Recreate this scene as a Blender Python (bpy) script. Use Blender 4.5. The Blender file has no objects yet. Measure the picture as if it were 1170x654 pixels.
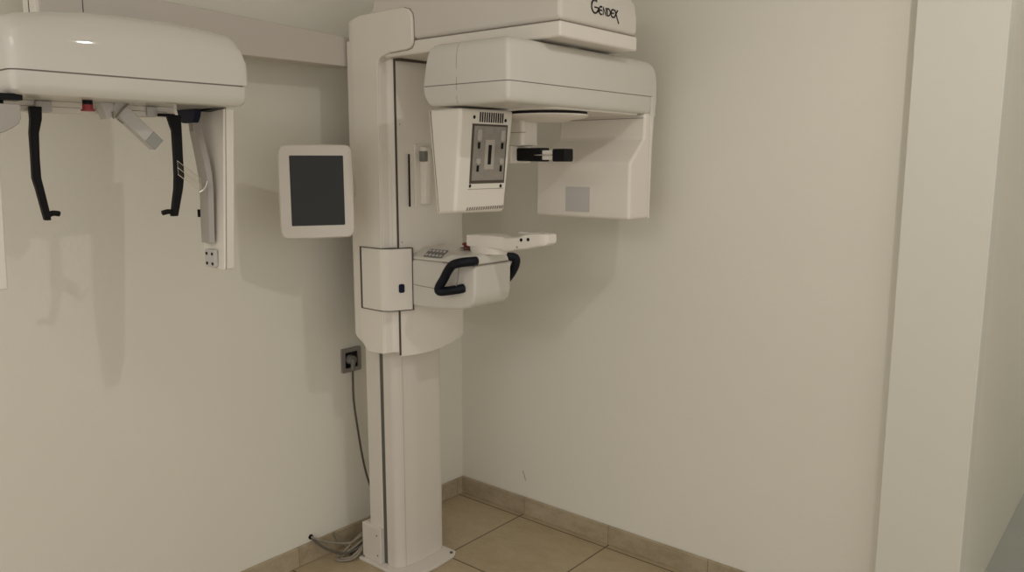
import bpy, bmesh, math
from math import sin, cos, pi, radians
from mathutils import Vector, Matrix

S = bpy.context.scene
COL = S.collection

# ------------------------------------------------------------------ camera
cam_d = bpy.data.cameras.new('camera')
cam_d.sensor_width = 36.0
cam_d.lens = 917.4 * 36.0 / 1170.0
cam = bpy.data.objects.new('camera', cam_d)
COL.objects.link(cam)
cam.location = (2.4133, -2.5403, 1.5)
cam.rotation_euler = (radians(90 - 8.88), 0, radians(39.85))
S.camera = cam

# ------------------------------------------------------------------ light
S.view_settings.view_transform = 'Standard'
S.view_settings.look = 'None'
S.view_settings.gamma = 1.0
S.view_settings.use_curve_mapping = False
S.view_settings.exposure = 0.0

W = bpy.data.worlds.new('world'); S.world = W
W.use_nodes = True
W.node_tree.nodes['Background'].inputs[0].default_value = (1.0, 0.945, 0.88, 1)
W.node_tree.nodes['Background'].inputs[1].default_value = 0.84

def area(name, loc, target, size, power, color):
    d = bpy.data.lights.new(name, 'AREA'); d.shape = 'DISK'; d.size = size
    d.energy = power; d.color = color
    o = bpy.data.objects.new(name, d); COL.objects.link(o); o.location = loc
    o.rotation_euler = (Vector(target) - Vector(loc)).to_track_quat('-Z', 'Y').to_euler()
    return o
area('ceiling_downlight_glow', (2.25, -1.0, 2.60), (2.1, -1.1, 0), 0.045, 7.0, (1.0, 0.95, 0.88))
area('ceiling_panel_glow', (1.75, -3.5, 2.60), (1.7, -3.0, 0), 1.6, 25.0, (1.0, 0.95, 0.89))

area('passage_fill_light', (2.5, 2.4, 2.58), (2.4, 2.0, 0), 0.5, 15.0, (1.0, 0.96, 0.91))  # unseen fill light, added to brighten the closed passage

# ------------------------------------------------------------------ materials
def new_mat(name, color, rough=0.5, metal=0.0, coat=0.0, var=0.04, scale=6.0, bump=0.0, bscale=200.0, spec=0.5):
    m = bpy.data.materials.new(name); m.use_nodes = True
    nt = m.node_tree; N = nt.nodes; L = nt.links
    b = N['Principled BSDF']
    b.inputs['Roughness'].default_value = rough
    b.inputs['Metallic'].default_value = metal
    b.inputs['Coat Weight'].default_value = coat
    b.inputs['Coat Roughness'].default_value = 0.03
    b.inputs['Specular IOR Level'].default_value = spec
    tc = N.new('ShaderNodeTexCoord')
    no = N.new('ShaderNodeTexNoise'); no.inputs['Scale'].default_value = scale; no.inputs['Detail'].default_value = 4
    L.new(tc.outputs['Object'], no.inputs['Vector'])
    mx = N.new('ShaderNodeMix'); mx.data_type = 'RGBA'
    mx.inputs[6].default_value = (*[c * (1 - var) for c in color], 1)
    mx.inputs[7].default_value = (*[min(1, c * (1 + var)) for c in color], 1)
    L.new(no.outputs['Fac'], mx.inputs[0]); L.new(mx.outputs[2], b.inputs['Base Color'])
    if bump:
        n2 = N.new('ShaderNodeTexNoise'); n2.inputs['Scale'].default_value = bscale; n2.inputs['Detail'].default_value = 3
        L.new(tc.outputs['Object'], n2.inputs['Vector'])
        bp = N.new('ShaderNodeBump'); bp.inputs['Strength'].default_value = bump; bp.inputs['Distance'].default_value = 0.002
        L.new(n2.outputs['Fac'], bp.inputs['Height']); L.new(bp.outputs['Normal'], b.inputs['Normal'])
    return m

M = {}
M['wall'] = new_mat('wall_paint', (0.81, 0.79, 0.71), 0.75, var=0.025, scale=1.7, bump=0.25, bscale=60)
M['pilaster'] = new_mat('pilaster_paint', (0.745, 0.735, 0.67), 0.6, var=0.015, scale=2, bump=0.15, bscale=60)
M['ceil'] = new_mat('ceiling_paint', (0.72, 0.70, 0.64), 0.9)
M['white'] = new_mat('ivory_plastic', (0.83, 0.79, 0.725), 0.38, coat=0.15, var=0.012, scale=8)
M['gloss'] = new_mat('glossy_ivory_shell', (0.68, 0.66, 0.61), 0.5, coat=0.6, var=0.01, scale=8)
M['paint'] = new_mat('powder_coated_metal', (0.71, 0.67, 0.615), 0.45, var=0.015, scale=8)
M['armgrey'] = new_mat('warm_grey_enamel', (0.60, 0.56, 0.51), 0.5, var=0.015)
M['seam'] = new_mat('seam_gasket', (0.26, 0.23, 0.20), 0.8)
M['dark'] = new_mat('dark_gap', (0.09, 0.075, 0.06), 0.8)
M['clip'] = new_mat('satin_metal_clip', (0.5, 0.48, 0.44), 0.4, metal=0.4)
M['black'] = new_mat('black_plastic', (0.006, 0.006, 0.007), 0.5, spec=0.18)
M['navy'] = new_mat('navy_plastic', (0.008, 0.011, 0.035), 0.5, spec=0.2)
M['grip'] = new_mat('dark_rubber_grip', (0.006, 0.008, 0.014), 0.5, spec=0.22)
M['red'] = new_mat('red_plastic', (0.30, 0.02, 0.03), 0.4)
M['darkred'] = new_mat('dark_red_plastic', (0.16, 0.012, 0.010), 0.5)
M['metal'] = new_mat('brushed_metal_plate', (0.33, 0.31, 0.285), 0.42, metal=0.35, var=0.22, scale=60)
M['chrome'] = new_mat('chrome', (0.75, 0.73, 0.7), 0.2, metal=0.9)
M['screen'] = new_mat('dark_screen_glass', (0.024, 0.026, 0.022), 0.22, var=0.12, scale=5, spec=0.3)
M['slot'] = new_mat('grey_green_channel', (0.11, 0.11, 0.09), 0.6)
M['clearish'] = new_mat('smoked_grey_plastic', (0.40, 0.37, 0.345), 0.3, coat=0.3, var=0.05, scale=14)
M['patch'] = new_mat('pale_grey_panel', (0.56, 0.55, 0.53), 0.5)
M['greyend'] = new_mat('grey_pad', (0.33, 0.34, 0.32), 0.6)
M['cable'] = new_mat('grey_beige_cable', (0.27, 0.24, 0.19), 0.6)
M['darkcable'] = new_mat('dark_grey_cable', (0.10, 0.09, 0.075), 0.6)
M['sockframe'] = new_mat('silver_grey_frame', (0.30, 0.28, 0.27), 0.4, metal=0.3)
M['plug'] = new_mat('grey_plug', (0.20, 0.20, 0.18), 0.5)
M['keys'] = new_mat('grey_key_membrane', (0.20, 0.19, 0.18), 0.6)
M['passage'] = new_mat('grey_green_floor', (0.32, 0.33, 0.295), 0.55, var=0.05)

g = bpy.data.materials.new('clear_acrylic'); g.use_nodes = True
b = g.node_tree.nodes['Principled BSDF']
b.inputs['Transmission Weight'].default_value = 1.0; b.inputs['Roughness'].default_value = 0.03; b.inputs['IOR'].default_value = 1.3
_n = g.node_tree.nodes.new('ShaderNodeTexNoise'); _m = g.node_tree.nodes.new('ShaderNodeMix'); _m.data_type = 'RGBA'
_m.inputs[6].default_value = (0.93, 0.92, 0.88, 1); _m.inputs[7].default_value = (0.98, 0.97, 0.93, 1)
g.node_tree.links.new(_n.outputs['Fac'], _m.inputs[0]); g.node_tree.links.new(_m.outputs[2], b.inputs['Base Color'])
M['acrylic'] = g

def tile_mat(name, c1, c2, grout, px, ox, py, oy, gw, rough, axes='xy'):
    m = bpy.data.materials.new(name); m.use_nodes = True
    nt = m.node_tree; N = nt.nodes; L = nt.links; b = N['Principled BSDF']
    tc = N.new('ShaderNodeNewGeometry'); sp = N.new('ShaderNodeSeparateXYZ'); L.new(tc.outputs['Position'], sp.inputs[0])
    def math(op, a, c=None, d=None):
        n = N.new('ShaderNodeMath'); n.operation = op
        for i, v in enumerate((a, c, d)):
            if v is None: continue
            if isinstance(v, (int, float)): n.inputs[i].default_value = v
            else: L.new(v, n.inputs[i])
        return n.outputs[0]
    def line(o, p, off):
        t = math('DIVIDE', math('SUBTRACT', o, off), p)
        f = math('SUBTRACT', t, math('ROUND', t))
        return math('LESS_THAN', math('MULTIPLY', math('ABSOLUTE', f), p), gw), math('FLOOR', t)
    A, ia = line(sp.outputs[0 if axes[0] == 'x' else 1], px, ox)
    if py: B, ib = line(sp.outputs[1], py, oy); G = math('MAXIMUM', A, B)
    else: G = A; ib = 0.0
    no = N.new('ShaderNodeTexNoise'); no.inputs['Scale'].default_value = 7; no.inputs['Detail'].default_value = 8; no.inputs['Roughness'].default_value = 0.84
    mp = N.new('ShaderNodeMapping'); mp.inputs['Scale'].default_value = (1, 1.6, 2.2); L.new(tc.outputs['Position'], mp.inputs[0]); L.new(mp.outputs[0], no.inputs['Vector'])
    seed = math('FRACT', math('MULTIPLY', math('SINE', math('ADD', math('MULTIPLY', ia, 12.9), math('MULTIPLY', ib, 78.2) if py else 0.0)), 437.5))
    fac = math('ADD', math('MULTIPLY', math('SUBTRACT', no.outputs['Fac'], 0.5), 1.9), math('ADD', 0.4, math('MULTIPLY', seed, 0.2)))
    cl = N.new('ShaderNodeClamp'); L.new(fac, cl.inputs[0])
    mx = N.new('ShaderNodeMix'); mx.data_type = 'RGBA'; mx.inputs[6].default_value = (*c1, 1); mx.inputs[7].default_value = (*c2, 1); L.new(cl.outputs[0], mx.inputs[0])
    m2 = N.new('ShaderNodeMix'); m2.data_type = 'RGBA'; L.new(G, m2.inputs[0]); L.new(mx.outputs[2], m2.inputs[6]); m2.inputs[7].default_value = (*grout, 1)
    L.new(m2.outputs[2], b.inputs['Base Color'])
    b.inputs['Roughness'].default_value = rough
    bp = N.new('ShaderNodeBump'); bp.inputs['Strength'].default_value = 0.4; bp.inputs['Distance'].default_value = 0.002; bp.invert = True
    L.new(G, bp.inputs['Height']); L.new(bp.outputs[0], b.inputs['Normal'])
    return m
M['tile'] = tile_mat('beige_floor_tiles', (0.36, 0.28, 0.165), (0.54, 0.45, 0.31), (0.09, 0.065, 0.04), 0.436, 0.365, 0.446, -0.484, 0.0029, 0.35)
M['base_r'] = tile_mat('stone_baseboard_right', (0.29, 0.23, 0.145), (0.56, 0.48, 0.35), (0.20, 0.16, 0.10), 0.425, 0.797, 0, 0, 0.0012, 0.5, 'x')
M['base_l'] = tile_mat('stone_baseboard_left', (0.29, 0.23, 0.145), (0.56, 0.48, 0.35), (0.20, 0.16, 0.10), 0.425, -0.90, 0, 0, 0.0012, 0.5, 'y')

# ------------------------------------------------------------------ mesh helpers
class MB:
    def __init__(s): s.v = []; s.f = []
    def add(s, vs, fs):
        o = len(s.v); s.v += [tuple(v) for v in vs]; s.f += [tuple(i + o for i in f) for f in fs]; return s
    def loft(s, rings, cap=True, closed=True):
        n = len(rings[0]); vs = [p for r in rings for p in r]; fs = []
        for k in range(len(rings) - 1):
            for i in range(n if closed else n - 1):
                j = (i + 1) % n
                fs.append((k*n+i, k*n+j, (k+1)*n+j, (k+1)*n+i))
        if cap: fs.append(tuple(range(n))[::-1]); fs.append(tuple((len(rings)-1)*n+i for i in range(n)))
        return s.add(vs, fs)
    def box(s, x0, x1, y0, y1, z0, z1):
        return s.loft([[(x0,y0,z),(x1,y0,z),(x1,y1,z),(x0,y1,z)] for z in (z0, z1)])
    def prism(s, pts, axis, a, b):
        f = {'x': lambda u, v, w: (w, u, v), 'y': lambda u, v, w: (u, w, v), 'z': lambda u, v, w: (u, v, w)}[axis]
        return s.loft([[f(u, v, w) for u, v in pts] for w in (a, b)])
    def tube(s, path, r, n=10, cap=True):
        path = [Vector(p) for p in path]; rs = r if isinstance(r, (list, tuple)) else [r]*len(path)
        rings = []; ref = None
        for i, p in enumerate(path):
            t = (path[min(i+1, len(path)-1)] - path[max(i-1, 0)]).normalized()
            if ref is None: ref = t.orthogonal().normalized()
            ref = (ref - t*ref.dot(t)).normalized(); bi = t.cross(ref)
            rings.append([p + (ref*cos(2*pi*k/n) + bi*sin(2*pi*k/n))*rs[i] for k in range(n)])
        return s.loft(rings, cap)
    def cyl(s, c, axis, r, a, n=24, r2=None):
        d = {'x': Vector((1,0,0)), 'y': Vector((0,1,0)), 'z': Vector((0,0,1))}[axis] if isinstance(axis, str) else Vector(axis).normalized()
        c = Vector(c); return s.tube([c, c + d*a], [r, r if r2 is None else r2], n)
    def stroke(s, pts, w, place, th):
        """flat ribbon letters: pts 2-D, place(u,v,d)->3-D"""
        P = [Vector(p) for p in pts]; L_, R_ = [], []
        for i, p in enumerate(P):
            a = P[max(i-1,0)]; c = P[min(i+1,len(P)-1)]; t = (c-a).normalized(); nrm = Vector((-t.y, t.x))*w/2
            L_.append(p+nrm); R_.append(p-nrm)
        for i in range(len(P)-1):
            q = [L_[i], L_[i+1], R_[i+1], R_[i]]
            s.loft([[place(v.x, v.y, d) for v in q] for d in (0, th)])
        return s

def spline(pts, n=6):
    P = [Vector(p) for p in pts]; out = []
    for i in range(len(P)-1):
        p0 = P[max(i-1,0)]; p1 = P[i]; p2 = P[i+1]; p3 = P[min(i+2,len(P)-1)]
        for k in range(n):
            t = k/n
            out.append(0.5*((2*p1)+(-p0+p2)*t+(2*p0-5*p1+4*p2-p3)*t*t+(-p0+3*p1-3*p2+p3)*t**3))
    out.append(P[-1]); return out

def rrect(u0, u1, v0, v1, r, n=6):
    out = []
    for cx, cy, a in ((u1-r, v0+r, -90), (u1-r, v1-r, 0), (u0+r, v1-r, 90), (u0+r, v0+r, 180)):
        for k in range(n+1):
            t = radians(a + 90*k/n); out.append((cx + r*cos(t), cy + r*sin(t)))
    return out

def build(name, mb, mat, parent=None, bevel=0.0, seg=3, angle=30, label=None, kind=None, off=None):
    me = bpy.data.meshes.new(name); me.from_pydata([tuple(v) for v in mb.v], [], mb.f); me.update()
    bm = bmesh.new(); bm.from_mesh(me); bmesh.ops.recalc_face_normals(bm, faces=bm.faces)
    for f in bm.faces: f.smooth = True
    for e in bm.edges:
        if len(e.link_faces) == 2 and e.calc_face_angle(0) > radians(32): e.smooth = False
    bm.to_mesh(me); bm.free()
    o = bpy.data.objects.new(name, me); COL.objects.link(o)
    me.materials.append(M[mat] if isinstance(mat, str) else mat)
    if bevel:
        m = o.modifiers.new('bevel', 'BEVEL'); m.width = bevel; m.segments = seg; m.limit_method = 'ANGLE'; m.angle_limit = radians(angle); m.harden_normals = False
        for e in me.edges: e.use_edge_sharp = False
        w = o.modifiers.new('wn', 'WEIGHTED_NORMAL'); w.weight = 60
    if parent is not None:
        o.parent = parent
        if parent.type == 'EMPTY': o.location = -Vector(parent.location)
    if label: o['label'] = label
    if kind: o['kind'] = kind
    return o

def thing(name, label, cat, loc, group=None):
    o = bpy.data.objects.new(name, None); COL.objects.link(o); o.location = loc; o.empty_display_size = 0.1
    o['label'] = label; o['category'] = cat
    if group: o['group'] = group
    return o

# ------------------------------------------------------------------ the room
build('floor', MB().box(-0.1, 1.98, -4.4, 0.12, -0.08, 0.0).box(1.98, 4.6, -4.4, -0.06, -0.08, 0.0), 'tile', kind='structure')
build('floor_passage', MB().box(1.98, 4.6, -0.06, 4.2, -0.08, 0.0), 'passage', kind='structure')
build('wall_left', MB().box(-0.12, 0.0, -4.4, 0.12, 0.0, 2.62), 'wall', kind='structure')
wr = build('wall_right', MB().box(0.0, 1.98, 0.0, 0.12, 0.0, 2.62), 'wall', kind='structure')
build('wall_passage', MB().box(1.86, 1.98, 0.12, 4.2, 0.0, 2.62), 'wall', kind='structure')
build('wall_passage_far', MB().box(3.0, 3.12, 0.0, 4.2, 0.0, 2.62).box(3.12, 4.6, 0.0, 0.12, 0.0, 2.62), 'wall', kind='structure')
build('wall_passage_end', MB().box(1.98, 3.0, 4.08, 4.2, 0.0, 2.62), 'wall', kind='structure')
build('ceiling', MB().box(-0.12, 4.6, -4.4, 4.2, 2.62, 2.70), 'ceil', kind='structure')
build('trim_1', MB().box(1.796, 2.022, -0.07, 0.0, 0.0, 2.62), 'pilaster', kind='structure', bevel=0.003)
build('baseboard_right', MB().box(0.0, 1.796, -0.013, 0.0, 0.0, 0.077), 'base_r', kind='structure', bevel=0.003)
build('baseboard_left', MB().box(0.0, 0.013, -4.4, -0.013, 0.0, 0.077), 'base_l', kind='structure', bevel=0.003)
build('paint_scratch', MB().stroke([(0.352, 0.189), (0.357, 0.180), (0.362, 0.172), (0.366, 0.158), (0.369, 0.149)], 0.003, lambda u, v, d: (u, -d, v), 0.0006),
      new_mat('scratched_paint', (0.30, 0.27, 0.23), 0.9), wr)

# ------------------------------------------------------------------ the X-ray machine
R = thing('dental_xray_machine', 'ivory dental X-ray machine on a floor column in the corner, with overhead arm', 'x-ray machine', (0.255, -0.58, 0.0))

# base plate
bp_ = build('base_plate', MB().prism([(0.135,-0.72),(0.375,-0.72),(0.405,-0.69),(0.412,-0.58),(0.405,-0.48),(0.385,-0.45),(0.135,-0.45)], 'z', 0.0, 0.012), 'paint', R, bevel=0.003)
for x, y in ((0.385, -0.474), (0.388, -0.70), (0.148, -0.702)):
    build('bolt', MB().cyl((x, y, 0.012), 'z', 0.006, 0.004, 12), 'darkcable', bp_, label='dark bolt head')
# column
rear = build('column_rear_section', MB().box(0.172, 0.246, -0.69, -0.47, 0.012, 1.60), 'paint', R, bevel=0.004)
build('channel', MB().box(0.246, 0.266, -0.687, -0.474, 0.012, 1.60), 'slot', R, label='dark grey-green recessed channel')
front = [(0.266,-0.69),(0.300,-0.69),(0.318,-0.682),(0.331,-0.660),(0.339,-0.62),(0.342,-0.58),(0.341,-0.53),(0.337,-0.485),(0.328,-0.464),(0.310,-0.458),(0.266,-0.458)]
build('column_front_cover', MB().prism(front, 'z', 0.012, 1.60), 'paint', R, bevel=0.002, angle=40)
build('facet_line', MB().tube([(0.3325,-0.6570,0.014),(0.3325,-0.6570,1.0)], 0.0010, 6), 'armgrey', R)
bc = build('foot_cover', MB().box(0.142, 0.246, -0.705, -0.455, 0.012, 0.150), 'paint', R, bevel=0.003)
for x, z in ((0.225, 0.118), (0.228, 0.040)):
    build('screw', MB().cyl((x, -0.7062, z), 'y', 0.0035, 0.0016, 10), 'seam', bc)

# carriage: rounded outer body, bottom edge curving
def vloft(pl, mat, name, parent, bevel, **k):
    """pl: list of (x, y, zbottom, ztop)"""
    return build(name, MB().loft([[(x, y, zb) for x, y, zb, zt in pl], [(x, y, zt) for x, y, zb, zt in pl]]), mat, parent, bevel=bevel, **k)
carr = MB()
pl = [(0.172,-0.735),(0.190,-0.741),(0.257,-0.743),(0.312,-0.744),(0.343,-0.744),(0.351,-0.714),(0.366,-0.7035),(0.376,-0.7035)]
def zb_side(x):  # underside rises to the wall
    return 0.838 if x > 0.30 else (0.838 + 0.05*max(0, (0.262-x)/0.09)**1.3 if x < 0.262 else 0.836)
side = [(x, y, zb_side(x)) for x, y in pl]
ring = side + [(0.376,-0.44,0.838),(0.172,-0.44,0.89)]
fr_n = 11
def front_pt(i, n=fr_n):
    t = i/(n-1); y = -0.702 + t*(0.702-0.388)
    return (0.378 + 0.020*sin(pi*min(1, t*1.0))**0.8 if 0 < t < 1 else 0.378, y, 0.828 + 0.026*t**2 - 0.006*sin(pi*t))
carriage = build('carriage_side_shell', MB().loft([[(x, y, z) for x, y, z in ring], [(x, y, 1.838 if x > 0.31 else 1.90) for x, y, z in ring]]), 'white', R, bevel=0.006, angle=35)
fp = [front_pt(i) for i in range(fr_n)]
back = [(0.20, -0.390, 0.86), (0.20, -0.43, 0.86), (0.376, -0.43, 0.84), (0.376, -0.702, 0.828)]
build('carriage_front_panel', MB().loft([[(x, y, z) for x, y, z in fp + [(0.30,-0.384,0.87)] + back], [(x, y, 1.832) for x, y, z in fp + [(0.30,-0.384,0.87)] + back]]), 'white', R, bevel=0.004, angle=50)
build('seam', MB().box(0.372, 0.3795, -0.7042, -0.7012, 0.832, 1.832), 'dark', carriage)
build('arm_gap', MB().box(0.372, 0.402, -0.700, -0.400, 1.8235, 1.8315), 'dark', R, label='dark gap under the arm')
for z in (1.62, 1.225):
    build('screw', MB().cyl((0.3795, -0.688, z), 'x', 0.003, 0.002, 10), 'seam', carriage)
# raised curl moulded in the side
cpath = spline([(x, y, z) for x, y, z in ((0.3440,-0.7405,1.550),(0.3470,-0.7290,1.540),(0.3505,-0.7160,1.522),(0.3560,-0.7110,1.495),(0.3560,-0.7110,1.40),(0.3560,-0.7110,1.215))], 6)
build('moulded_rib', MB().tube(cpath, 0.0022, 6), 'white', carriage)
# black slot and fingertip release on the front panel
build('slot', MB().box(0.393, 0.3955, -0.6655, -0.6595, 1.345, 1.522), 'black', R, label='narrow black slot')
wl = build('wrist_recess', MB().prism(rrect(-0.638,-0.560,1.343,1.556,0.006), 'x', 0.392, 0.400), 'white', R, bevel=0.001)
build('scanner_wand', MB().loft([rr for rr in [[(0.400,-0.620,1.352),(0.420,-0.616,1.352),(0.424,-0.600,1.352),(0.420,-0.586,1.352),(0.400,-0.582,1.352)],
                                  [(0.400,-0.618,1.50),(0.426,-0.614,1.50),(0.430,-0.598,1.50),(0.426,-0.584,1.50),(0.400,-0.580,1.50)],
                                  [(0.400,-0.616,1.548),(0.418,-0.612,1.546),(0.422,-0.598,1.545),(0.418,-0.584,1.546),(0.400,-0.580,1.548)]]]), 'white', R, bevel=0.003)
build('sensor_eye', MB().box(0.404, 0.428, -0.6235, -0.606, 1.497, 1.532), 'plug', R, bevel=0.002, label='small grey-brown sensor eye')

# collar around the carriage
cs = [(0.236,-0.735),(0.240,-0.7515),(0.330,-0.7540),(0.345,-0.7515),(0.372,-0.733),(0.399,-0.672),(0.401,-0.663),(0.30,-0.663),(0.236,-0.70)]
collar = build('height_collar', MB().prism(cs, 'z', 0.992, 1.204), 'white', R, bevel=0.0015, angle=40)
cs2 = [(0.234,-0.735),(0.238,-0.7520),(0.330,-0.7545),(0.3455,-0.7518),(0.373,-0.732),(0.4005,-0.672),(0.403,-0.661),(0.30,-0.661),(0.234,-0.70)]
build('seam', MB().prism(cs2, 'z', 1.204, 1.2065), 'dark', collar)
build('seam', MB().prism(cs2, 'z', 0.9895, 0.992), 'dark', collar)
build('seam', MB().box(0.232, 0.2395, -0.7520, -0.735, 0.9895, 1.2065), 'dark', collar)
build('seam', MB().box(0.400, 0.4045, -0.664, -0.6605, 0.9895, 1.2065), 'dark', collar)
bu = MB(); c0 = Vector((0.3862, -0.7010, 1.068)); ud = Vector((0.405, 0.914, 0)); nd = Vector((0.914, -0.405, 0))
bu.loft([[c0 + ud*u + Vector((0,0,v)) + nd*d for u, v in rrect(-0.010,0.010,-0.015,0.015,0.006)] for d in (-0.004, 0.004)])
build('release_button', bu, 'navy', collar, bevel=0.001, label='small dark oval button')

# overhead arm + its side cheek
def bar_rings(x0, x1, y0, y1, z0, z1, n=2):
    return [[(x, y, z) for y, z in ((y0,z0),(y1,z0),(y1,z1),(y0,z1))] for x in (x0, x1)]
arm_l = MB().prism([(0.37,1.831),(1.078,1.831),(1.078,1.8735),(0.30,1.8735),(0.30,1.86)], 'y', -0.738, -0.342)
arm_low = build('arm_lower_shell', arm_l, 'white', R, bevel=0.012, seg=4)
build('arm_core', MB().box(0.30, 1.070, -0.730, -0.350, 1.85, 1.95), 'seam', R, label='dark seam line')
ar = []
for y, s in ((-0.738,0),(-0.725,0.004),(-0.64,0.008),(-0.54,0.010),(-0.44,0.008),(-0.355,0.004),(-0.342,0)):
    ar.append([(0.27,y,1.8765),(1.078+s*0,y,1.8765),(1.078,y,1.93),(1.070,y,1.965+s),(1.045,y,1.995+s),(0.98,y,2.02+s),(0.50,y,2.04+s),(0.345,y,2.04+s),(0.320,y,2.02+s),(0.310,y,1.985),(0.27,y,1.97)])
arm_up = build('arm_upper_shell', MB().loft(ar), 'paint', R, bevel=0.016, seg=4, angle=35)  # darker material than the lower shell, standing in for shade on the upper arm
chk = [(0.190,0.893),(0.187,1.00),(0.187,1.960),(0.192,1.9635),(0.225,1.969),(0.26,1.973),(0.40,1.976),(0.470,1.975),(0.494,1.968),(0.506,1.955),(0.510,1.935),(0.511,1.875),(0.508,1.860),(0.498,1.850),(0.480,1.846),(0.40,1.843),(0.380,1.838),(0.360,1.832),(0.348,1.820),(0.343,1.800),(0.341,0.90),(0.339,0.838),(0.262,0.836),(0.235,0.845),(0.205,0.868)]
cin = lambda x: x if x > 0.262 else 0.222 + (x-0.187)*0.533
build('side_cheek', MB().loft([[(cin(x), -0.7485, z) for x, z in chk], [(x, -0.735, z) for x, z in chk], [(x, -0.70, z) for x, z in chk]]), 'white', R, bevel=0.004, angle=30)
top_ = [(0.262, 1.85)] + [p for p in chk if p[1] > 1.84 and p[0] >= 0.26]
chk2 = [(0.30+(x-0.30)*1.007+0.001, 1.91+(z-1.91)*1.022) for x, z in top_]
build('seam', MB().prism(chk2, 'y', -0.7395, -0.71), 'seam', arm_up)
# maker's lettering on the arm end
lg = MB(); th = 0.0012; wS = 0.0042
def put(u, v, d): return (1.0782 + d, -0.593 + u, 1.913 + v*1.0)
def arc(cx, cy, rx, ry, a0, a1, n=12): return [(cx + rx*cos(radians(a0+(a1-a0)*k/n)), cy + ry*sin(radians(a0+(a1-a0)*k/n))) for k in range(n+1)]
lg.stroke(arc(0.018, 0.018, 0.017, 0.018, 55, 330, 16), wS*1.15, put, th); lg.stroke([(0.016,0.016),(0.034,0.016),(0.034,0.004)], wS, put, th)
def rE(x): lg.stroke(arc(x+0.011, 0.011, 0.010, 0.011, 60, 300, 12), wS, put, th); lg.stroke([(x+0.002,0.0115),(x+0.016,0.0115)], wS*0.9, put, th)
rE(0.038)
lg.stroke([(0.060,0.000),(0.060,0.022),(0.074,0.000),(0.074,0.022)], wS*0.9, put, th)
lg.stroke([(0.081,0.000),(0.081,0.022)], wS, put, th); lg.stroke([(0.081,0.021)] + arc(0.084, 0.011, 0.013, 0.010, 90, -90, 12) + [(0.081,0.001)], wS*0.9, put, th)
rE(0.100)
lg.stroke([(0.120,0.023),(0.143,-0.014)], wS, put, th); lg.stroke([(0.136,0.023),(0.118,0.000)], wS, put, th)
build('maker_lettering', lg, 'black', R, label='black capital letters GENDEX')

# rotating C-arm ------------------------------------------------------
swv = build('swivel_hub', MB().cyl((0.88, -0.535, 1.80), 'z', 0.10, 0.033, 40), 'white', R, bevel=0.004)
X0, X1, Y0, Y1 = 0.709, 1.032, -0.900, -0.130
def cring(x0, x1, y0, y1, z, r, n=6): return [(x, y, z) for x, y in rrect(x0, x1, y0, y1, r, n)]
def xleft(z): return 0.709 + (0.020*((z-1.71)/0.10) if z > 1.71 else 0.026*((1.70-z)/0.05)**1.6 if z < 1.70 else 0)
def srad(n): return 0.012
def rotring(z, ins, y1):
    return [(x, y, z) for x, y in rrect(xleft(z)+ins*0.4, X1-ins, Y0+ins, y1, 0.012, 5)]
up = [rotring(z, i, y1) for z, i, y1 in ((1.709,0,-0.130),(1.740,0,-0.130),(1.770,0.0005,-0.132),(1.789,0.002,-0.137),(1.803,0.005,-0.145),(1.813,0.010,-0.157),(1.820,0.018,-0.175),(1.825,0.032,-0.20),(1.827,0.06,-0.24))]
rot = build('rotating_arm_cover', MB().loft(up), 'gloss', R)
build('arm_end_cap', MB().loft([[(x, y, z) for x, y in rrect(X0+0.01, X1, -0.166, y1, 0.010)] for z, y1 in ((1.645,-0.136),(1.709,-0.130))]), 'gloss', R)
low = [rotring(z, i, -0.167) for z, i in ((1.7065,0.0),(1.685,0.0),(1.668,0.0008),(1.660,0.0025),(1.655,0.006),(1.652,0.012))]
rl = build('rotating_arm_lower_shell', MB().loft(low), 'gloss', R)
build('seam', MB().loft([[(x, y, z) for x, y in rrect(X0+0.002, X1-0.002, Y0+0.002, -0.17, 0.012)] for z in (1.70, 1.712)]), 'seam', rot)
build('seam', MB().loft([[(0.8447, Y0-0.0002+i, z), (0.8460, Y0-0.0002+i, z), (0.8460, Y0+0.006+i, z), (0.8447, Y0+0.006+i, z)] for z, i in ((1.655,0.006),(1.660,0.0025),(1.668,0.0008),(1.70,0),(1.770,0.0005),(1.789,0.002),(1.803,0.005),(1.813,0.010),(1.820,0.018))]), 'seam', rot)
build('underside_panel', MB().loft([cring(X0+0.04, X1-0.02, Y0+0.22, -0.20, z, 0.03) for z in (1.6465, 1.6535)]), 'white', R)
# round hub below the rotating arm
dm = []
for rr, z in ((0.127,1.6385),(0.127,1.635),(0.118,1.629),(0.08,1.624),(0.06,1.617),(0.02,1.616)):
    dm.append([(0.88 + rr*cos(2*pi*k/48), -0.535 + rr*sin(2*pi*k/48), z) for k in range(48)])
build('round_hub_cover', MB().loft(dm), 'white', R)
build('hub_gap', MB().cyl((0.88,-0.535,1.6385), 'z', 0.124, 0.009, 48), 'black', R, label='dark ring-shaped gap')

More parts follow.
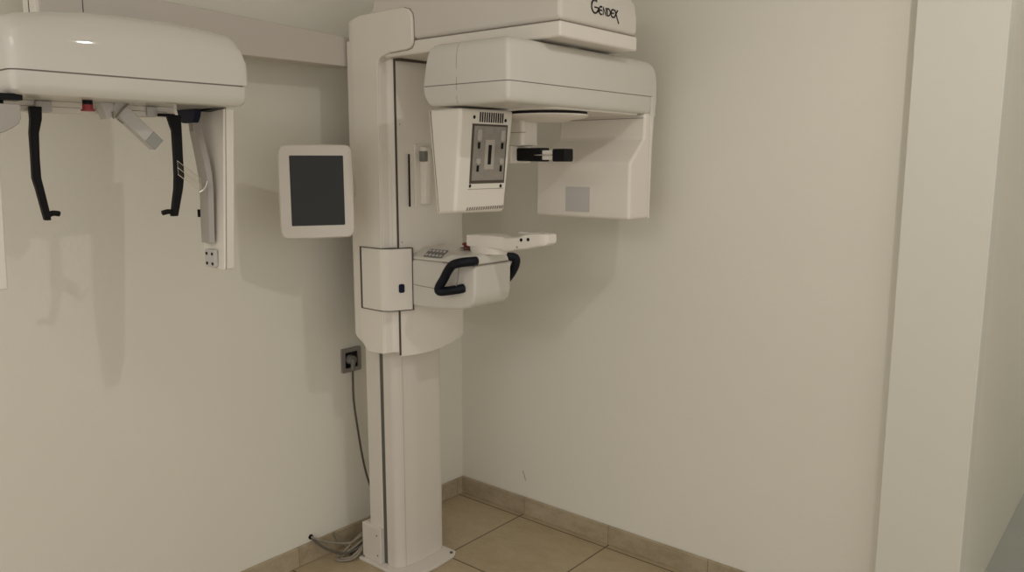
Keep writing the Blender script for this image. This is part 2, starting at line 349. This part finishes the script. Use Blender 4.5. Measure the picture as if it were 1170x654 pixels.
# tube head
def hexa(top, bot): return MB().loft([[(x, y, zb) for x, y, zb in bot], [(x, y, zb) for x, y, zb in top]])
tt = [(0.714,-0.885,1.645),(0.848,-0.885,1.645),(0.848,-0.655,1.648),(0.714,-0.655,1.648)]
tb = [(0.746,-0.887,1.346),(0.822,-0.887,1.352),(0.820,-0.668,1.347),(0.746,-0.668,1.343)]
tube = build('tube_head', hexa(tt, tb), 'white', R, bevel=0.011, seg=4)
def tx(z): return 0.821 + (0.848-0.821)*(z-1.348)/(1.646-1.348)
def tquad(y0, y1, z0, z1, out, inn=0.003, r=0.0):
    pts = rrect(y0, y1, z0, z1, r, 4) if r else [(y0,z0),(y1,z0),(y1,z1),(y0,z1)]
    return MB().loft([[(tx(v)+d, u, v) for u, v in pts] for d in (-inn, out)])
v = MB()
for k in range(11):
    y = -0.806 + k*0.0098; q = tquad(y, y+0.0048, 1.609, 1.637, 0.0012); v.add(q.v, q.f)
build('vent_slots', v, 'black', tube, label='row of narrow dark vent slots')
v = MB()
for k in range(16):
    y = -0.842 + k*0.0103; q = MB().loft([[(tx(z)+d, y+(z-1.353)*0.35+w, z) for w, z in ((0,1.357),(0.005,1.357),(0.005,1.366),(0,1.366))] for d in (-0.003, 0.0014)]); v.add(q.v, q.f)
build('vent_slots', v, 'seam', tube, label='row of small dark vents on the lower edge')
build('aperture_rim', tquad(-0.835,-0.681,1.434,1.604,0.0012), 'dark', tube)
pt = build('aperture_plate', tquad(-0.827,-0.687,1.443,1.598,0.0022), 'metal', tube)
build('aperture_slot', tquad(-0.763,-0.750,1.489,1.545,0.0042), 'black', tube, label='narrow black slot')
rim = tquad(-0.777,-0.736,1.475,1.560,0.0030); build('slot_surround', rim, 'clip', tube)
for y in (-0.806, -0.704):
    for z0, z1 in ((1.556,1.588),(1.490,1.506)):
        build('clip', tquad(y-0.008, y+0.008, z0, z1, 0.007, r=0.004), 'clip', tube, bevel=0.001)
        build('clip_hole', tquad(y-0.003, y+0.006, z0-0.022, z0-0.004, 0.0036, r=0.002), 'black', tube)
for y, z in ((-0.829,1.622),(-0.692,1.617),(-0.831,1.428),(-0.695,1.425)):
    build('screw', tquad(y-0.0042, y+0.0042, z-0.005, z+0.005, 0.0015, r=0.004), 'black', tube)
build('frame_outline', tquad(-0.840,-0.683,1.4175,1.4187,0.0008), 'seam', tube)
build('seam', MB().loft([[(x, -0.8865+(0.0002), z) for x, z in ((0.727+dx,1.64),(0.7285+dx,1.64),(0.7605+dx,1.352),(0.759+dx,1.352))] if False else [(0.7275, yy, 1.640),(0.7290, yy, 1.640),(0.7590, yy, 1.354),(0.7575, yy, 1.354)] for yy, dx in ((-0.8878,0),(-0.880,0))]), 'seam', tube)

# detector head at the far end of the rotating arm
prof = [(-0.168,1.308),(-0.168,1.655),(-0.200,1.655),(-0.203,1.640),(-0.205,1.572),(-0.290,1.492),(-0.290,1.308)]
xl = [0.645,0.685,0.685,0.685,0.680,0.645,0.645]
det = build('detector_head', MB().loft([[(xl[i], y, z) for i, (y, z) in enumerate(prof)], [(1.031, y, z) for y, z in prof]]), 'white', R, bevel=0.010, seg=4, angle=25)
build('detector_back_shell', MB().loft([[(x, y, z) for x, y in rrect(X0+0.03, X1-0.003, -0.167, y1, 0.004)] for z, y1 in ((1.309,-0.157),(1.55,-0.150),(1.645,-0.142))]), 'white', R)
build('detector_window', MB().prism(rrect(0.776,0.876,1.328,1.412,0.003), 'y', -0.2914, -0.288), 'patch', det, label='pale grey square panel')
build('seam', MB().box(0.70, 1.024, -0.2055, -0.198, 1.6375, 1.6390), 'seam', det)

# head support hanging from the hub
hs = build('head_support_post', MB().loft([[(x, y, z) for x, y in rrect(0.742,0.828,-0.59,-0.51,0.012,4)] for z in (1.546, 1.63)]), 'white', R, bevel=0.003)
build('head_support_joint', MB().box(0.725, 0.790, -0.60, -0.500, 1.492, 1.547), 'white', R, bevel=0.005)
build('screw', MB().cyl((0.752, -0.5925, 1.577), 'y', 0.008, 0.004, 16), 'chrome', hs)
build('seam', MB().box(0.745, 0.84, -0.5910, -0.588, 1.5855, 1.587), 'seam', hs)
rod = build('temple_rod', MB().box(0.745, 0.945, -0.563, -0.537, 1.5025, 1.531), 'white', R, bevel=0.002)
build('rod_grip', MB().loft([[(x, y, z) for y, z in rrect(-0.5725,-0.5275,1.497+dz,1.539,0.006,3)] for x, dz in ((0.768,0.012),(0.776,0.002),(0.884,0.0))]), 'black', rod, label='black sleeve')
build('rod_grip', MB().loft([[(x, y, z) for y, z in rrect(-0.5725,-0.5275,1.497,1.5355,0.006,3)] for x in (0.930, 0.974)]), 'black', rod, label='black end sleeve')
build('rod_wire', MB().tube([(0.765,-0.566,1.517),(0.930,-0.5745,1.517)], 0.0018, 6), 'chrome', rod)

# patient-positioning housing -----------------------------------------
hp = [(0.385,1.002),(0.47,1.004),(0.56,1.010),(0.62,1.016),(0.665,1.026),(0.686,1.046),(0.691,1.075),(0.693,1.166),(0.385,1.166)]
def shell_rings(p, ys):
    out = []
    for y, k, dz in ys:
        out.append([(0.385 + (x-0.385)*k, y, z + dz*(1 if z < 1.10 else 0)) for x, z in p])
    return out
hb = build('positioner_housing', MB().loft([[(x, y, z) for x, z in hp] for y in (-0.663, -0.482)]), 'gloss', R, bevel=0.010, seg=4, angle=50)
tp = [[(0.385,-0.660,1.1665),(0.385,-0.660,1.176),(0.385,-0.600,1.204),(0.385,-0.50,1.206),(0.385,-0.487,1.1665)],
      [(0.515,-0.660,1.1665),(0.515,-0.660,1.176),(0.515,-0.600,1.202),(0.515,-0.50,1.206),(0.515,-0.487,1.1665)],
      [(0.545,-0.661,1.1675),(0.545,-0.660,1.178),(0.545,-0.620,1.198),(0.545,-0.50,1.204),(0.545,-0.487,1.1675)],
      [(0.585,-0.662,1.1685),(0.585,-0.660,1.194),(0.585,-0.635,1.200),(0.585,-0.50,1.201),(0.585,-0.487,1.1685)],
      [(0.675,-0.662,1.1685),(0.675,-0.660,1.194),(0.675,-0.635,1.199),(0.675,-0.50,1.199),(0.675,-0.487,1.1685)],
      [(0.690,-0.658,1.1685),(0.689,-0.656,1.190),(0.686,-0.632,1.195),(0.686,-0.50,1.195),(0.690,-0.490,1.1685)]]
ht = build('housing_lid', MB().loft(tp), 'gloss', R, bevel=0.004, seg=3, angle=35)
build('seam', MB().box(0.545, 0.690, -0.6605, -0.490, 1.165, 1.1695), 'seam', hb)
build('seam', MB().loft([[(x, y, z) for y in (-0.6645, -0.658) for x, z in (((0.402,1.0790),(0.402,1.0805),(0.575,1.0735),(0.575,1.0720)) if y < -0.66 else ())] , [(0.402,-0.655,1.0790),(0.402,-0.655,1.0805),(0.575,-0.655,1.0735),(0.575,-0.655,1.0720)]]), 'seam', hb)
# keypad lying on the sloped lid
kp = MB(); P0 = Vector((0.448,-0.656,1.1780)); eu = Vector((0.088,0,0.0)); ev = Vector((-0.012,0.046,0.0213)); nn = Vector((0,-0.42,0.9))
kp.loft([[P0 + eu*a + ev*b_ + nn*d for a, b_ in ((0,0),(1,0),(1,1),(0,1))] for d in (-0.004, 0.002)])
key = build('keypad', kp, 'keys', R, bevel=0.001, label='grey push-button keypad')
for i in range(5):
    for j in range(2):
        q = P0 + eu*(0.12+0.19*i) + ev*(0.22+0.55*j) + nn*0.0015
        build('key', MB().tube([q, q + nn*0.003], [0.0058, 0.005], 10), 'patch', key)
# emergency stop on the lid
build('stop_collar', MB().cyl((0.556,-0.550,1.190), 'z', 0.0145, 0.010, 16), 'patch', R, label='pale collar of the stop knob')
build('stop_knob', MB().tube([(0.556,-0.550,1.196),(0.556,-0.550,1.216),(0.556,-0.550,1.217),(0.556,-0.550,1.223)], [0.014,0.014,0.019,0.019], 16), 'darkred', R, label='dark red stop knob')
build('washer', MB().cyl((0.556,-0.550,1.2065), 'z', 0.026, 0.0012, 16), 'seam', R)
# handles
def handle(y_in, y_out, yb):
    pth = [(0.694,yb,1.183),(0.690,y_in,1.183),(0.670,y_out,1.180),(0.634,y_out,1.170),(0.612,y_out,1.150),(0.590,y_out,1.118),(0.570,y_out,1.092),(0.570,y_out,1.078),(0.590,(y_in+y_out)/2,1.079),(0.626,y_in,1.086),(0.640,yb,1.090)]
    return build('handle', MB().tube(spline(pth, 5), 0.0150, 14), 'grip', R, label='bent black rubber handle')
handle(-0.680, -0.703, -0.660)
build('handle', MB().tube(spline([(0.665,-0.49,1.178),(0.680,-0.468,1.178),(0.690,-0.457,1.172),(0.688,-0.454,1.152),(0.672,-0.454,1.124),(0.650,-0.455,1.098),(0.638,-0.460,1.086),(0.638,-0.49,1.082)], 5), 0.0150, 14), 'grip', R, label='bent black rubber handle')
build('handle_rod', MB().tube([(0.648,-0.690,1.165),(0.640,-0.688,1.120),(0.625,-0.684,1.090)], 0.0018, 6), 'seam', R)
# chin rest and bite arm
build('chin_rest_base', MB().loft([[(0.635+0.072*cos(a)*k+0.025, -0.560+0.045*sin(a)*k, z) for a in [2*pi*i/28 for i in range(28)]] for z, k in ((1.198,0.98),(1.205,1.0),(1.222,1.03))]), 'white', R)
ca = [(0.592,1.232,1.252),(0.60,1.220,1.258),(0.64,1.217,1.260),(0.70,1.218,1.261),(0.738,1.214,1.257),(0.752,1.210,1.254),(0.775,1.214,1.256),(0.81,1.222,1.262),(0.835,1.224,1.271),(0.885,1.235,1.275),(0.912,1.239,1.276),(0.924,1.248,1.275)]
cr = []
for x, z0, z1 in ca:
    w = 0.042 if x < 0.73 else 0.026
    w *= 0.75 if x in (0.592, 0.924) else 1
    cr.append([(x, y, z) for y, z in rrect(-0.56-w, -0.56+w, z0, z1, min(0.006, (z1-z0)/2.2), 3)])
bite = build('bite_arm', MB().loft(cr), 'white', R)
for x, z in ((0.820,1.253),(0.848,1.256)):
    build('screw', MB().cyl((x, -0.5872, z), 'y', 0.0055, 0.003, 12), 'black', bite)
build('screw', MB().cyl((0.803, -0.5872, 1.229), 'y', 0.003, 0.002, 8), 'seam', bite)
build('arm_top_plate', MB().box(0.80, 0.90, -0.575, -0.545, 1.271, 1.2775), 'armgrey', bite)

# control screen on a swivel bracket ----------------------------------
sc = Vector((0.285, -0.962, 1.402)); uw = Vector((0.485, 0.875, 0)).normalized(); nw = Vector((0.875, -0.485, 0.0)).normalized(); zw = Vector((0,0,1))
def spt(u, v, d): return sc + uw*u + zw*v + nw*d
def bowed(w, h, r, bow, n=5):
    pts = []
    for u, v in rrect(-w, w, -h, h, r, n):
        pts.append((u*(1 + bow*(1-(v/h)**2)), v*(1 + bow*0.6*(1-(u/w)**2))))
    return pts
o1 = bowed(0.116, 0.146, 0.018, 0.0)
def dens(pts, m=5):
    out = []
    for i, p in enumerate(pts):
        q = pts[(i+1) % len(pts)]
        L_ = math.hypot(q[0]-p[0], q[1]-p[1]); k = m if L_ > 0.05 else 1
        for t in range(k): out.append((p[0]+(q[0]-p[0])*t/k, p[1]+(q[1]-p[1])*t/k))
    return out
o1 = dens(rrect(-0.115, 0.115, -0.147, 0.147, 0.020, 5), 8)
o1 = [(u*(1+0.022*(1-(v/0.147)**2)), v*(1+0.018*(1-(u/0.115)**2))) for u, v in o1]
sb = MB().loft([[spt(u*k, v*k, d) for u, v in o1] for d, k in ((-0.040,0.80),(-0.036,0.86),(-0.014,0.96),(-0.006,0.995),(0.0,1.0),(0.006,0.992),(0.0095,0.97))])
tab = build('control_screen', sb, 'paint', R)
build('display', MB().loft([[spt(u, v, d) for u, v in rrect(-0.082,0.085,-0.107,0.114,0.003,3)] for d in (0.007, 0.0104)]), 'screen', tab, label='dark unlit display')
br = MB().tube([spt(0.0,-0.02,-0.036), spt(-0.02,-0.02,-0.075), (0.19,-0.90,1.385), (0.192,-0.72,1.385)], 0.013, 12)
build('screen_bracket', br, 'white', R)

# cephalometric arm along the wall ------------------------------------
ga = MB().loft([[(x, y, z) for x, z in ((0.085,zl),(0.168,zl),(0.168,zh),(0.085,zh))] for y, zl, zh in ((-1.692,1.818,1.957),(-0.70,1.818,1.914))])
carm = build('side_arm', ga, 'armgrey', R, bevel=0.003)  # grey carries the arm's tint together with the shade on it
build('seam', MB().box(0.160, 0.1688, -1.5890, -1.5868, 1.823, 1.944), 'dark', carm)
build('side_arm_end_cap', MB().box(0.088, 0.166, -1.702, -1.6915, 1.818, 1.952), 'white', R, bevel=0.002)  # white here stands in for light falling on the arm's end face
build('seam', MB().box(0.125, 0.129, -1.7028, -1.6925, 1.82, 1.950), 'dark', carm)
build('side_arm_joint', MB().box(0.12, 0.19, -0.715, -0.60, 1.84, 1.89), 'armgrey', R, bevel=0.004)
build('side_head_mount', MB().box(0.10, 0.36, -1.67, -1.53, 1.72, 1.825), 'paint', R, bevel=0.006)

# cephalometric head
def cephring(y, top, ins=0.0):
    t = top
    p = [(0.34+ins,1.6825),(0.602-ins,1.6825),(0.602-ins,1.715),(0.600-ins,1.74),(0.595-ins,min(1.765,t-0.03)),(0.585-ins,t-0.022),(0.572-ins,t-0.010),(0.550-ins,t-0.003),(0.52-ins,t),(0.34+ins,t)]
    return [(x, y, max(z, 1.6825)) for x, z in p]
ys = [(-1.921,1.765,0.024),(-1.918,1.778,0.014),(-1.911,1.788,0.006),(-1.900,1.795,0.0015),(-1.885,1.800,0),(-1.84,1.808,0),(-1.75,1.819,0),(-1.66,1.822,0),(-1.57,1.822,0),(-1.50,1.818,0),(-1.45,1.813,0),(-1.425,1.811,0),(-1.412,1.807,0),(-1.403,1.798,0.0),(-1.397,1.784,0.0005),(-1.3935,1.765,0.001),(-1.391,1.740,0.003)]
ch = build('side_head_cover', MB().loft([cephring(*t) for t in ys]), 'gloss', R)
lo = []
for ins, z in ((0.0,1.679),(0.0,1.655),(0.003,1.642),(0.010,1.634),(0.020,1.6315)):
    lo.append([(x, y, z) for x, y in rrect(0.34+ins, 0.602-ins, -1.921+ins, -1.391-ins, 0.015, 6)])
cl_ = build('side_head_lower_shell', MB().loft(lo), 'gloss', R)
build('seam', MB().loft([[(x, y, z) for x, y in rrect(0.348, 0.5995, -1.9165, -1.3945, 0.022, 6)] for z in (1.674, 1.6835)]), 'seam', ch)
# rail beneath
rail = build('underside_rail', MB().box(0.38, 0.44, -1.89, -1.50, 1.608, 1.632), 'white', R, bevel=0.002)
build('rail_slot', MB().box(0.39, 0.4406, -1.87, -1.52, 1.619, 1.6200), 'seam', rail)
for y0, y1 in ((-1.815,-1.782),(-1.566,-1.540)):
    blk = build('rail_slider', MB().box(0.385, 0.448, y0-0.008, y1-0.008, 1.607, 1.631), 'patch', rail, bevel=0.002)
# ear rods
def earrod(pts, ws, foot):
    rr = []
    for (y, z), w in zip(pts, ws):
        rr.append([(0.455, y-w, z),(0.470, y-w, z),(0.470, y+w, z),(0.455, y+w, z)])
    m = MB().loft(rr)
    m.tube(spline([(0.4625, a, c) for a, c in foot], 4), [0.0065]*((len(foot)-1)*4+1), 10)
    return m
build('ear_rod', earrod([(-1.831,1.617),(-1.832,1.590),(-1.838,1.560),(-1.840,1.507),(-1.841,1.462),(-1.836,1.435),(-1.829,1.390),(-1.826,1.368)], [0.0120,0.0110,0.0088,0.0078,0.0082,0.0075,0.007,0.006], [(-1.829,1.375),(-1.815,1.383),(-1.799,1.381)]), 'black', R, bevel=0.0015, label='bent black ear rod with inward foot')
er = earrod([(-1.510,1.612),(-1.511,1.590),(-1.511,1.560),(-1.5115,1.507),(-1.512,1.462),(-1.516,1.430),(-1.526,1.385),(-1.531,1.362)], [0.0115,0.0112,0.0110,0.0105,0.0110,0.0100,0.0085,0.0075], [(-1.530,1.369),(-1.544,1.374),(-1.561,1.371)])
er.box(0.455, 0.47, -1.554, -1.515, 1.607, 1.6145)
er.loft([[(0.457,-1.534,1.610),(0.457,-1.520,1.610),(0.457,-1.516,1.570),(0.457,-1.518,1.560),(0.457,-1.527,1.585)],[(0.469,-1.534,1.610),(0.469,-1.520,1.610),(0.469,-1.516,1.570),(0.469,-1.518,1.560),(0.469,-1.527,1.585)]])
build('ear_rod', er, 'black', R, bevel=0.0015, label='bent black ear rod with bracket at its top')
# red-tipped knob
kn = build('locking_knob', MB().cyl((0.535,-1.750,1.634), (0,0,-1), 0.0105, 0.022, 20), 'black', R)
build('knob_tip', MB().tube([(0.535,-1.750,1.622),(0.535,-1.750,1.612),(0.535,-1.750,1.6115),(0.535,-1.750,1.608)], [0.011,0.011,0.0145,0.0145], 20), 'red', kn, label='red flanged tip')
# nasion arm
dv = Vector((0, 0.720, -0.694)); pv = Vector((0, 0.694, 0.720))
def nas(a0, a1, w0, w1, x0, x1): 
    c = Vector((0, -1.652, 1.617))
    return MB().loft([[c + dv*a + pv*w + Vector((x,0,0)) for a, w in ((a0,w0),(a1,w0),(a1,w1),(a0,w1))] for x in (x0, x1)])
na = build('forehead_arm', nas(-0.022, 0.115, -0.0165, 0.0165, 0.46, 0.485), 'patch', R, bevel=0.003, label='pale slanted forehead support arm')
build('end_pad', nas(0.085, 0.115, -0.0155, 0.0155, 0.484, 0.4875), 'greyend', na, label='grey square pad')
build('forehead_arm_bracket', MB().prism([(-1.702,1.632),(-1.672,1.632),(-1.676,1.600),(-1.690,1.594)], 'x', 0.455, 0.49), 'patch', R, bevel=0.002)
build('forehead_arm_hinge', MB().tube([(0.492,-1.672,1.598),(0.492,-1.655,1.618),(0.492,-1.640,1.631)], 0.0025, 6).tube([(0.492,-1.678,1.612),(0.492,-1.676,1.596)], 0.002, 6).tube([(0.492,-1.668,1.596),(0.492,-1.655,1.586)], 0.002, 6), 'seam', R)
# clear ruler
rul = MB(); a = Vector((0.478,-1.522,1.500)); dd = Vector((0,0.058,-0.045)); hh = Vector((0,0.0,-0.034))
rul.loft([[a + Vector((d,0,0)), a + dd + Vector((d,0,0)), a + dd + hh + Vector((d,0,0)), a + hh + Vector((d,0,0))] for d in (0.0, 0.003)])
ru = build('clear_ruler', rul, 'acrylic', R, label='clear acrylic ruler')
build('ruler_edge', MB().tube([a, a+dd], 0.0009, 6).tube([a+hh, a+dd+hh], 0.0009, 6).tube([a+hh*0.5, a+dd+hh*0.5], 0.0009, 6), 'white', ru)
build('ruler_tip', MB().tube(spline([(0.480,-1.470,1.420),(0.480,-1.456,1.428),(0.480,-1.446,1.448)], 4), 0.003, 8), 'chrome', ru)
# hanging collimator panel at the right end
pn = MB()
def pnr(z, y0, x0, x1, x1b): return [(x0, y0, z), (x1, y0, z), (x1, y0+0.016, z), (x1, y0+0.018, z), (x1b, y0+0.030, z), (x0, y0+0.030, z)]
pw = [(1.632,-1.400,0.37),(1.50,-1.407,0.37),(1.30,-1.418,0.390),(1.240,-1.421,0.400),(1.222,-1.4225,0.415),(1.216,-1.423,0.45)]
def panel(y_off0, y_off1, xf, xr=0.0):
    return [[(x0+xr, y+y_off0, z), (xf, y+y_off0, z), (xf, y+y_off1, z), (x0+xr, y+y_off1, z)] for z, y, x0 in pw]
build('collimator_panel', MB().loft(panel(0.0, 0.007, 0.498)), 'white', R, bevel=0.003)
build('panel_joint', MB().loft(panel(0.006, 0.0095, 0.494, 0.006)), 'seam', R)
build('collimator_panel_back', MB().loft(panel(0.0085, 0.034, 0.494, 0.004)), 'white', R, bevel=0.004)
# smoked strip hanging in front of it
st = []
for z, x0, x1 in ((1.622,0.376,0.424),(1.575,0.383,0.432),(1.54,0.394,0.448),(1.50,0.405,0.463),(1.463,0.414,0.472),(1.42,0.417,0.474),(1.35,0.413,0.470),(1.285,0.412,0.467)):
    st.append([(x0,-1.4255,z),(x0+0.008,-1.438,z),(x1-0.008,-1.438,z),(x1,-1.4255,z)])
build('smoked_strip', MB().loft(st), 'clearish', R, bevel=0.002, label='smoky grey curved strip')
build('strip_screw', MB().box(0.396,0.410,-1.4400,-1.432,1.575,1.602), 'sockframe', R, bevel=0.002)
build('strip_cap', MB().prism([(0.334,1.648),(0.452,1.648),(0.447,1.632),(0.440,1.612),(0.428,1.597),(0.372,1.597),(0.358,1.606),(0.350,1.628)], 'y', -1.447, -1.430), 'navy', R, bevel=0.003, label='navy blue cap')
build('strip_bracket', MB().prism([(0.44,1.637),(0.52,1.637),(0.52,1.631),(0.44,1.625)], 'y', -1.430, -1.405), 'black', R)
sp_ = build('screw_plate', MB().prism(rrect(0.424,0.470,1.220,1.268,0.005), 'y', -1.433, -1.422), 'patch', R, bevel=0.001)
for x in (0.434, 0.461):
    for z in (1.231, 1.257): build('screw', MB().cyl((x,-1.4345,z), 'y', 0.0042, 0.003, 10), 'black', sp_)
build('thumb_tab', MB().box(0.404,0.411,-1.436,-1.418,1.352,1.372), 'black', R)

# left hanging detector
lp = [(1.632,-1.925),(1.50,-1.9395),(1.236,-1.9475)]
build('film_panel', MB().loft([[(0.36,y-0.022,z),(0.56,y-0.022,z),(0.56,y,z),(0.36,y,z)] for z, y in lp]), 'white', R, bevel=0.004)
build('rounded_bracket', MB().prism([(-1.960,1.613),(-1.900,1.613),(-1.901,1.585),(-1.906,1.574),(-1.918,1.565),(-1.935,1.556),(-1.960,1.550)], 'x', 0.562, 0.580), 'clearish', R, bevel=0.002, label='pale grey bracket with a rounded lower corner')
build('pivot', MB().cyl((0.55,-1.935,1.612), 'z', 0.014, 0.022, 16).box(0.54,0.58,-1.945,-1.895,1.621,1.634), 'black', R, label='black pivot')

# ------------------------------------------------------------------ outlet, power cable, wall cables
so = thing('wall_outlet', 'silver-grey framed black power outlet on the left wall behind the machine', 'power outlet', (0.0, -0.623, 0.695))
fr = MB()
def frame(m, y0, y1, z0, z1, t, d):
    o = rrect(y0, y1, z0, z1, 0.006, 4); i = rrect(y0+t, y1-t, z0+t, z1-t, 0.003, 4); n = len(o)
    vs = [(0,)+p for p in o] + [(d,)+p for p in o] + [(d,)+p for p in i] + [(0.001,)+p for p in i]; fs = []
    for k in range(n):
        j = (k+1) % n
        for a_ in range(3): fs.append((a_*n+k, a_*n+j, (a_+1)*n+j, (a_+1)*n+k))
    return m.add(vs, fs)
build('outlet_frame', frame(fr, -0.669, -0.577, 0.695, 0.789, 0.016, 0.009), 'sockframe', so)
build('socket', MB().box(0.0005, 0.004, -0.654, -0.592, 0.710, 0.774), 'black', so)
pc = thing('power_cable', 'grey power plug and cable hanging from the black wall outlet', 'power cable', (0.004, -0.628, 0.745))
build('plug', MB().cyl((0.004,-0.629,0.744), 'x', 0.019, 0.024, 24, 0.016).tube([(0.022,-0.629,0.745),(0.028,-0.632,0.728),(0.026,-0.634,0.705)], [0.012,0.009,0.006], 12), 'plug', pc)
build('cable', MB().tube(spline([(0.026,-0.634,0.715),(0.028,-0.636,0.66),(0.03,-0.636,0.582),(0.034,-0.626,0.48),(0.038,-0.612,0.37),(0.04,-0.594,0.28),(0.05,-0.57,0.18),(0.07,-0.56,0.05),(0.09,-0.57,0.005+0.004)], 6), 0.0042, 8), 'darkcable', pc)
wc = thing('cable_bundle', 'grey-beige cables looping from a hole in the left wall to the machine foot', 'cables', (0.06, -0.78, 0.0))
build('hole_grommet', MB().cyl((0.0005,-0.838,0.094), 'x', 0.0095, 0.004, 20), 'black', wc, label='dark round cable hole')
cables = [
 ([(0.0,-0.838,0.094),(0.030,-0.825,0.088),(0.045,-0.79,0.068),(0.062,-0.74,0.050),(0.085,-0.71,0.050),(0.110,-0.69,0.075),(0.125,-0.66,0.085)], 'cable', 0.0042),
 ([(0.0,-0.834,0.092),(0.034,-0.830,0.075),(0.060,-0.80,0.045),(0.085,-0.755,0.022),(0.110,-0.72,0.03),(0.130,-0.69,0.05)], 'darkcable', 0.0045),
 ([(0.120,-0.675,0.095),(0.085,-0.70,0.055),(0.075,-0.745,0.020),(0.072,-0.775,0.012),(0.090,-0.782,0.008),(0.115,-0.765,0.007),(0.130,-0.735,0.012),(0.132,-0.700,0.035)], 'cable', 0.0045),
 ([(0.125,-0.665,0.075),(0.098,-0.71,0.035),(0.082,-0.755,0.013),(0.098,-0.768,0.010),(0.122,-0.740,0.016),(0.132,-0.690,0.05)], 'cable', 0.0042),
 ([(0.04,-0.60,0.010),(0.060,-0.66,0.008),(0.085,-0.715,0.008),(0.108,-0.735,0.010),(0.128,-0.70,0.02)], 'darkcable', 0.0045),
 ([(0.020,-0.745,0.085),(0.024,-0.735,0.060),(0.035,-0.72,0.035),(0.055,-0.70,0.015),(0.09,-0.68,0.008)], 'cable', 0.0038)]
for pth, mt, r in cables: build('cable', MB().tube(spline(pth, 6), r, 8), mt, wc)
